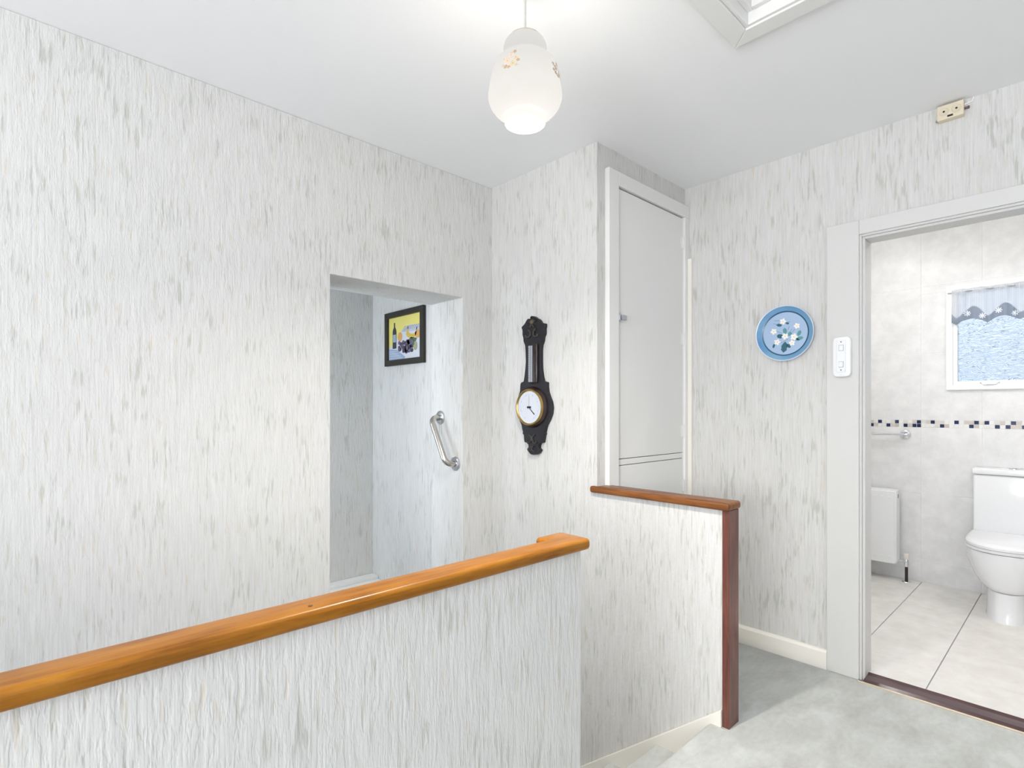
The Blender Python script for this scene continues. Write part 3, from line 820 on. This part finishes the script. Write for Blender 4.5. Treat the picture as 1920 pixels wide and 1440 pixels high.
# ------------------------------------------------------------------ grab rail in the opening's side
GX = OX1
f1 = onX(825, 783, GX - .004); f2 = onX(853.5, 869.5, GX - .004)
gr = thing('grab_rail', 'short bent steel grab rail fixed in the side of the stair opening', 'grab rail', (GX, f2.y, f2.z))
dirv = (f2 - f1).normalized()
L = (f2 - f1).length
DEP = .062
path = []
N_ = 10
out_v = Vector((-1, 0, 0))
R = .042
P1 = f1 + out_v * DEP; P2 = f2 + out_v * DEP
path.append(f1 + out_v * .002)
for k in range(9):
    t = k / 8 * PI / 2
    path.append(f1 + out_v * (DEP - R + R * math.sin(t)) + dirv * (R - R * math.cos(t)))
for k in range(9):
    t = k / 8 * PI / 2
    path.append(f2 + out_v * (DEP - R + R * math.cos(t)) - dirv * (R - R * math.sin(t)))
path.append(f2 + out_v * .002)
obj('bar', tube(path, .0165, 20), M_STEEL, gr, True)
for f_ in (f1, f2):
    fl = obj('flange', lathe([(.016, GX - .012), (.030, GX - .011), (.037, GX - .007), (.039, GX - .001), (.0, GX - .001)], 32, 0, (0, f_.y, f_.z)), M_SILVER, gr, True)
    for k in range(3):
        t = 2 * PI * k / 3 + .5
        obj('screw', lathe([(0, GX - .0135), (.004, GX - .013), (.004, GX - .009)], 10, 0, (0, f_.y + (.0275) * math.cos(t), f_.z + .0275 * math.sin(t))), M_STEEL, fl)

# ------------------------------------------------------------------ decorative plate
PYC, PZC = 1.018, 1.583
plt = thing('wall_plate', 'round blue wall plate painted with white blossom and green leaves', 'plate', (XW, PYC, PZC))
def make_rim():
    m = bpy.data.materials.new('blue_rim_glaze'); m.use_nodes = True
    t = NT(m)
    n_ = t.noise(t.mapping(t.tc(), (5, 5, 5)), 1, 3)
    t.l.new(t.ramp(n_, [(.3, lin(84, 140, 186)), (.7, lin(128, 172, 200))]), t.b.inputs['Base Color'])
    t.b.inputs['Roughness'].default_value = .25; t.b.inputs['Coat Weight'].default_value = .4
    return m
pdk = mat('dark_blue_line', lin(34, 84, 118), .3)
obj('rim', lathe([(.107, XW - .014), (.112, XW - .0155), (.122, XW - .022), (.1295, XW - .027), (.131, XW - .0282)], 64, 0, (0, PYC, PZC)), make_rim(), plt, True)
obj('lip', lathe([(.131, XW - .0282), (.1350, XW - .0295), (.1358, XW - .027), (.133, XW - .022), (.110, XW - .008), (.0, XW - .006)], 64, 0, (0, PYC, PZC)), mat('pale_lip', lin(206, 212, 226), .3), plt, True)
obj('ring_line', lathe([(.1035, XW - .0136), (.1095, XW - .0156)], 64, 0, (0, PYC, PZC)), pdk, plt, True)
well = obj('well', lathe([(0, XW - .013), (.1055, XW - .013)], 64, 0, (0, PYC, PZC)), mat('pale_blue_glaze', lin(162, 186, 214), .3, 0, .5, .2), plt)
zp = lambda x, y: onX(1410 + x / 12, 565 + y / 12, XW - .013)
M_PET, M_PETC, M_LF, M_LF2, M_STEM = mat('petal_cream', lin(240, 236, 226), .5), mat('blossom_centre', lin(222, 186, 150), .5), mat('leaf_deep_green', lin(34, 92, 104), .5), mat('leaf_teal', lin(84, 146, 152), .5), mat('stem_grey', lin(112, 136, 160), .5)
sc12 = .0024 / 1.02 / 12 * 1.0
def plane_poly(cy, cz, pts, lay):
    return prism([(cy + p[0], cz + p[1]) for p in pts], 0, XW - .013, XW - .013 - .0002 * lay)
def leaf(x, y, ln, wd_, ang, m):
    ln *= 1.3; wd_ *= 1.25
    c = zp(x, y)
    pts = []
    for t, w in ((-1, 0), (-.6, .6), (-.15, 1), (.25, .8), (.5, .95), (.75, .45), (1, 0)):
        pts.append((t * ln, w * wd_))
    pts += [(t * ln, -w * wd_) for t, w in ((.75, .45), (.5, .95), (.25, .8), (-.15, 1), (-.6, .6))]
    ca, sa = math.cos(ang), math.sin(ang)
    pts = [(-(p[0] * ca - p[1] * sa), p[0] * sa + p[1] * ca) for p in pts]
    obj('painted_leaf', plane_poly(c.y, c.z, pts, 2), m, well)
def stem(x0, y0, x1, y1, w=.0011):
    a_, b_ = zp(x0, y0), zp(x1, y1)
    d_ = (b_ - a_).normalized(); n_ = Vector((0, -d_.z, d_.y)) * w
    pts = [(p.y, p.z) for p in (a_ + n_, b_ + n_, b_ - n_, a_ - n_)]
    obj('painted_stem', prism(pts, 0, XW - .013, XW - .0132), M_STEM, well)
for s_ in ((840, 560, 810, 640), (990, 600, 900, 700), (790, 880, 800, 800), (560, 680, 680, 720), (650, 940, 760, 880), (640, 560, 480, 500), (760, 480, 860, 460), (620, 430, 500, 440), (900, 620, 850, 700)):
    stem(*s_)
for x, y, l_, w_, an, m_ in ((728, 1030, .021, .012, -1.75, M_LF), (825, 1000, .010, .006, -.9, M_LF), (492, 1000, .010, .0045, -1.9, M_LF), (610, 538, .011, .006, -.2, M_LF), (795, 495, .007, .004, -.3, M_LF),
                            (740, 672, .013, .008, 1.7, M_LF2), (635, 788, .013, .009, 2.9, M_LF), (1060, 718, .012, .007, 1.1, M_LF2), (1075, 830, .013, .007, .2, M_LF2), (850, 735, .009, .008, .8, M_LF2), (1010, 860, .010, .005, -.4, M_LF2)):
    leaf(x, y, l_, w_, an, m_)
for x, y, r_ in ((695, 455, .0150), (1010, 552, .0140), (490, 682, .0150), (745, 788, .0155), (945, 800, .0165), (568, 918, .0150), (900, 935, .0140)):
    c = zp(x, y)
    for k in range(5):
        t = 2 * PI * k / 5 + x * .01
        pc = (r_ * .55 * math.cos(t), r_ * .55 * math.sin(t))
        pts = []
        for j in range(12):
            q = 2 * PI * j / 12
            a_, b_ = r_ * .50 * math.cos(q), r_ * .36 * math.sin(q)
            pts.append((pc[0] + a_ * math.cos(t) - b_ * math.sin(t), pc[1] + a_ * math.sin(t) + b_ * math.cos(t)))
        obj('painted_petal', plane_poly(c.y, c.z, pts, 4 + k * .3), M_PET, well)
    obj('painted_centre', plane_poly(c.y, c.z, [(r_ * .17 * math.cos(2*PI*j/10), r_ * .17 * math.sin(2*PI*j/10)) for j in range(10)], 7), M_PETC, well)

# ------------------------------------------------------------------ light switch on the casing
XS = XW - .016
sw = thing('light_switch', 'narrow white double light switch on the bathroom door casing', 'light switch', (XS, .766, 1.356))
ptsw = round_corners([(.730, 1.358), (.803, 1.358), (.803, 1.540), (.730, 1.540)], .022, 6)
obj('pattress', prism(ptsw, 0, XS, XS - .022, .006, 3), M_PVC, sw, True)
fpl = obj('faceplate', bbox((XS - .028, .749, 1.380), (XS - .021, .784, 1.525), .002), M_PVC, sw)
for zc, tilt in ((1.489, .0), (1.414, .003)):
    obj('rocker', bbox((XS - .032 - tilt, .757, zc - .012), (XS - .027, .774, zc + .012), .002), M_PVC, fpl)
    obj('rocker_gap', boxes([((XS - .0284, .7555, zc - .0137), (XS - .0278, .7755, zc + .0137))]), mat('rocker_gap_grey', lin(176, 178, 182), .6), fpl)
for zc in (1.516, 1.389):
    obj('screw', lathe([(0, XS - .0292), (.003, XS - .0290), (.003, XS - .027)], 12, 0, (0, .766, zc)), mat('switch_screw', lin(120, 120, 120), .4, .4), fpl)

# ------------------------------------------------------------------ small box high on the wall
ab = thing('alarm_box', 'small cream box with two round discs and black label high on the wall', 'alarm box', (XW, .379, 2.38))
M_CBOX = mat('aged_cream_plastic', lin(222, 210, 186), .5)
obj('case', bbox((XW - .032, .338, 2.383), (XW, .422, 2.441), .002), M_CBOX, ab)
for yc in (.400, .360):
    obj('disc', lathe([(0, XW - .0335), (.013, XW - .0335), (.0145, XW - .0345), (.016, XW - .0335), (.016, XW - .0315)], 28, 0, (0, yc, 2.414)), mat('cream_disc', lin(216, 204, 180), .5), ab, True)
    obj('disc_hole', lathe([(0, XW - .0345), (.0038, XW - .0345), (.0038, XW - .033)], 14, 0, (0, yc, 2.414)), M_BLACK, ab)
obj('label_strip', bbox((XW - .0335, .371, 2.389), (XW - .0315, .389, 2.3965), .0004), M_BLACK, ab)
bm = tube([(XW - .014, .338, 2.411), (XW - .014, .326, 2.411)], .0045, 10); box(bm, (XW - .018, .322, 2.407), (XW - .010, .328, 2.415))
obj('side_terminal', bm, mat('terminal_mauve', lin(96, 70, 86), .4, .3), ab)
obj('side_terminal', tube([(XW - .012, .422, 2.392), (XW - .012, .429, 2.392)], .0045, 10), mat('terminal_grey', lin(150, 138, 134), .4, .2), ab)
obj('cable', tube([(XW - .004, .338, 2.43), (XW - .004, .315, 2.435), (XW - .004, .31, CEIL)], .0022, 8), M_PVC, ab)

# ------------------------------------------------------------------ toilet
TY = .312
tl = thing('toilet', 'white close-coupled toilet with closed lid below the window', 'toilet', (4.35, TY, .0135))
def tring(z, hw, xf, xb, n=28, sq=2.3):
    """D-shaped outline: round front at xf, straight back at xb"""
    pts = []
    L_ = (xb - xf)
    a_ = min(.27, L_ * .6)
    for k in range(n + 1):
        t = -PI / 2 + PI * k / n
        ct, st_ = math.cos(t), math.sin(t)
        x = xf + a_ - a_ * abs(ct) ** (2 / sq)
        y = hw * (abs(st_) ** (2 / sq)) * (1 if st_ > 0 else -1)
        pts.append((x, TY + y, z))
    pts.append((xb, TY + hw, z)); pts.insert(0, (xb, TY - hw, z))
    return pts
F0 = .0135
rings = [tring(F0, .107, 4.068, 4.62), tring(F0 + .01, .105, 4.072, 4.62), tring(.15, .103, 4.082, 4.62), tring(.176, .103, 4.084, 4.62)]
obj('pedestal', loft(rings), M_CERAMIC, tl, True)
rings = [tring(.172, .108, 4.11, 4.62), tring(.182, .122, 4.085, 4.62), tring(.21, .143, 4.066, 4.62), tring(.25, .163, 4.048, 4.61), tring(.30, .180, 4.034, 4.60), tring(.35, .190, 4.024, 4.59), tring(.395, .194, 4.02, 4.58), tring(.402, .192, 4.022, 4.58)]
obj('bowl', loft(rings), M_CERAMIC, tl, True)
rings = [tring(.405, .190, 4.022, 4.46), tring(.407, .197, 4.014, 4.46), tring(.421, .198, 4.012, 4.46), tring(.423, .195, 4.016, 4.46)]
obj('seat', loft(rings), M_PVC, tl, True)
rings = [tring(.424, .195, 4.016, 4.47), tring(.426, .198, 4.012, 4.47), tring(.440, .198, 4.012, 4.47), tring(.449, .193, 4.020, 4.47), tring(.455, .180, 4.04, 4.465)]
obj('seat_lid', loft(rings), M_CERAMIC, tl, True)
obj('cistern', bbox((4.470, TY - .186, .43), (XB - .008, TY + .186, .803), .012, 3), M_CERAMIC, tl, True)
obj('cistern_base', bbox((4.45, TY - .12, .30), (XB - .008, TY + .12, .43), .01, 3), M_CERAMIC, tl, True)
obj('cistern_lid', bbox((4.462, TY - .192, .805), (XB - .006, TY + .192, .842), .008, 3), M_CERAMIC, tl, True)
obj('flush_button', lathe([(0, .850), (.026, .849), (.030, .845), (.030, .840)], 28, 2, (4.555, TY, 0)), M_CHROME, tl, True)

# ------------------------------------------------------------------ radiator
RXF, RXB, RE = 4.525, 4.628, .912
RZ0, RZ1 = .135, .640
rd = thing('radiator', 'white double panel radiator on the bathroom wall beside the doorway', 'radiator', (4.6, 1.1, RZ0))
obj('front_panel', bbox((RXF, RE + .012, RZ0), (RXF + .012, 1.33, RZ1), .004, 2), M_RAD, rd)
obj('rear_panel', bbox((RXB - .012, RE + .012, RZ0), (RXB, 1.33, RZ1), .004, 2), M_RAD, rd)
obj('end_cover', bbox((RXF + .004, RE, RZ0 + .006), (RXB, RE + .014, RZ1 + .006), .003, 2), M_RAD, rd)
obj('top_grille', bbox((RXF + .004, RE + .01, RZ1 - .006), (RXB, 1.33, RZ1 + .006), .002, 1), M_RAD, rd)
obj('vent_slot', bbox((RXF + .045, RE - .0015, RZ1 - .050), (RXF + .056, RE + .002, RZ1 - .022), .001, 1), M_BLACK, rd)
for k in range(9):
    yk = .955 + k * .042
    obj('convector_dimple', bbox((RXF - .0025, yk - .009, RZ1 - .048), (RXF + .002, yk + .009, RZ1 - .036), .002, 1), M_RAD, rd)
    obj('convector_dimple', bbox((RXF - .0025, yk - .009, RZ0 + .040), (RXF + .002, yk + .009, RZ0 + .052), .002, 1), M_RAD, rd)
VY, VX = .866, 4.585
vl = obj('valve', tube([(VX, VY, .118), (VX, VY, .150), (VX, VY, .168)], [.012, .015, .011], 16), M_CHROME, rd, True)
obj('valve_tail', tube([(VX, VY + .005, .152), (VX, RE + .012, .152)], [.010, .009], 12), M_CHROME, rd, True)
obj('valve_cap', lathe([(0, .206), (.014, .206), (.0155, .20), (.012, .172), (.010, .166), (0, .166)], 20, 2, (VX, VY, 0)), M_CREAM, vl, True)
obj('pipe', tube([(VX, VY, .012), (VX, VY, .120)], .0095, 14), mat('worn_dark_pipe', lin(62, 50, 50), .35, .3, .5, 0, (60, .001, .4)), rd, True)
obj('pipe_collar', lathe([(.010, .019), (.024, .018), (.028, .0135), (0, .0135)], 24, 2, (VX, VY, 0)), M_CHROME, rd, True)

# ------------------------------------------------------------------ towel rail
tr = thing('towel_rail', 'chrome towel rail on the tiled wall above the radiator', 'towel rail', (XB, .885, 1.036))
obj('flange', lathe([(0, XB - .024), (.014, XB - .024), (.018, XB - .018), (.030, XB - .014), (.033, XB - .006)], 28, 0, (0, .886, 1.036)), M_CHROME, tr, True)
obj('arm', tube([(XB - .02, .886, 1.036), (XB - .055, .886, 1.036)], .008, 14), M_CHROME, tr, True)
obj('bar', tube([(XB - .055, .878, 1.036), (XB - .055, 1.32, 1.036)], .007, 14), M_CHROME, tr, True)
obj('flange', lathe([(0, XB - .024), (.014, XB - .024), (.018, XB - .018), (.030, XB - .014), (.033, XB - .006)], 28, 0, (0, 1.31, 1.036)), M_CHROME, tr, True)

# ------------------------------------------------------------------ lace valance and its wire
wr = obj('curtain_wire', tube([(XB - .03, WY0 + .01, 1.988), (XB - .03, WY1 - .01, 1.988)], .004, 10), M_SILVER)
tag(wr, 'thin curtain wire across the top of the bathroom window', 'curtain wire')
def make_lace(alpha, thread=(.82, .84, .88, 1)):
    m = bpy.data.materials.new('lace_net'); m.use_nodes = True
    t = NT(m); out = t.n['Material Output']; t.n.remove(t.b)
    di = t.n.new('ShaderNodeBsdfDiffuse'); di.inputs[0].default_value = thread
    tl_ = t.n.new('ShaderNodeBsdfTranslucent'); tl_.inputs[0].default_value = thread
    tp = t.n.new('ShaderNodeBsdfTransparent')
    m1 = t.n.new('ShaderNodeMixShader'); m1.inputs[0].default_value = .35
    t.l.new(di.outputs[0], m1.inputs[1]); t.l.new(tl_.outputs[0], m1.inputs[2])
    w = t.n.new('ShaderNodeTexWave'); w.inputs['Scale'].default_value = 60; w.wave_type = 'BANDS'; w.bands_direction = 'Y'
    t.l.new(t.tc(), w.inputs['Vector'])
    f = t.ramp(w.outputs[1], [(0, BW(alpha - .12)), (1, BW(alpha + .12))])
    m2 = t.n.new('ShaderNodeMixShader')
    t.l.new(f, m2.inputs[0]); t.l.new(m1.outputs[0], m2.inputs[1]); t.l.new(tp.outputs[0], m2.inputs[2])
    t.l.new(m2.outputs[0], out.inputs[0])
    return m
M_LACE = make_lace(.58); M_LACE_SHADED = make_lace(.30, (.33, .38, .46, 1))  # border: white lace coloured grey-blue to paint its backlit shade
lv = thing('lace_valance', 'white lace valance with flower border across the top of the bathroom window', 'curtain', (XB - .035, .2, 1.988))
def lace_x(y, z):
    return XB - .034 + .008 * math.sin(y * 62) + .005 * math.sin(y * 117 + 1)
def scallop(y):
    return 1.772 + .034 * abs(math.sin((y - .60) * PI / .155))
def sheet(zt, zb, th_):
    bm = nbm(); ny, nz = 160, 8
    g = []
    for s in (0, 1):
        gg = []
        for i in range(ny + 1):
            y = WY0 + .015 + (WY1 - WY0 - .045) * i / ny
            a_, b_ = zt(y), zb(y)
            gg.append([bm.verts.new((lace_x(y, 0) - s * th_, y, a_ + (b_ - a_) * j / nz)) for j in range(nz + 1)])
        g.append(gg)
    for s in (0, 1):
        for i in range(ny):
            for j in range(nz):
                q = [g[s][i][j], g[s][i+1][j], g[s][i+1][j+1], g[s][i][j+1]]
                bm.faces.new(q if s else q[::-1])
    return bm
net = obj('net', sheet(lambda y: 2.004, lambda y: scallop(y) + .02, .0008), M_LACE, lv, 'all')
bor = obj('border', sheet(lambda y: scallop(y) + .062 + .02 * math.sin(y * 40), scallop, .0012), M_LACE_SHADED, lv, 'all')
M_LF_ = mat('lace_flower_thread', lin(222, 226, 234), .8)
for k in range(11):
    y = .545 - k * .0775
    if y < WY0 + .03: break
    z = scallop(y) + (.030 if k % 2 else .040)
    bm = nbm()
    for j in range(8):
        t = 2 * PI * j / 8
        vs = []
        for q in range(8):
            u = 2 * PI * q / 8
            a_, b_ = .0058 * math.cos(u), .0036 * math.sin(u)
            yy = y + .0135 * math.cos(t) + a_ * math.cos(t) - b_ * math.sin(t)
            zz = z + .0135 * math.sin(t) + a_ * math.sin(t) + b_ * math.cos(t)
            vs.append(bm.verts.new((lace_x(yy, 0) - .0032, yy, zz)))
        bm.faces.new(vs)
    vs = [bm.verts.new((lace_x(y, 0) - .0036, y + .009 * math.cos(2*PI*q/12), z + .009 * math.sin(2*PI*q/12))) for q in range(12)]
    bm.faces.new(vs)
    r_ = bmesh.ops.extrude_face_region(bm, geom=bm.faces[:])
    bmesh.ops.translate(bm, verts=[v for v in r_['geom'] if isinstance(v, bmesh.types.BMVert)], vec=(-.0012, 0, 0))
    obj('lace_flower', bm, M_LF_, bor)
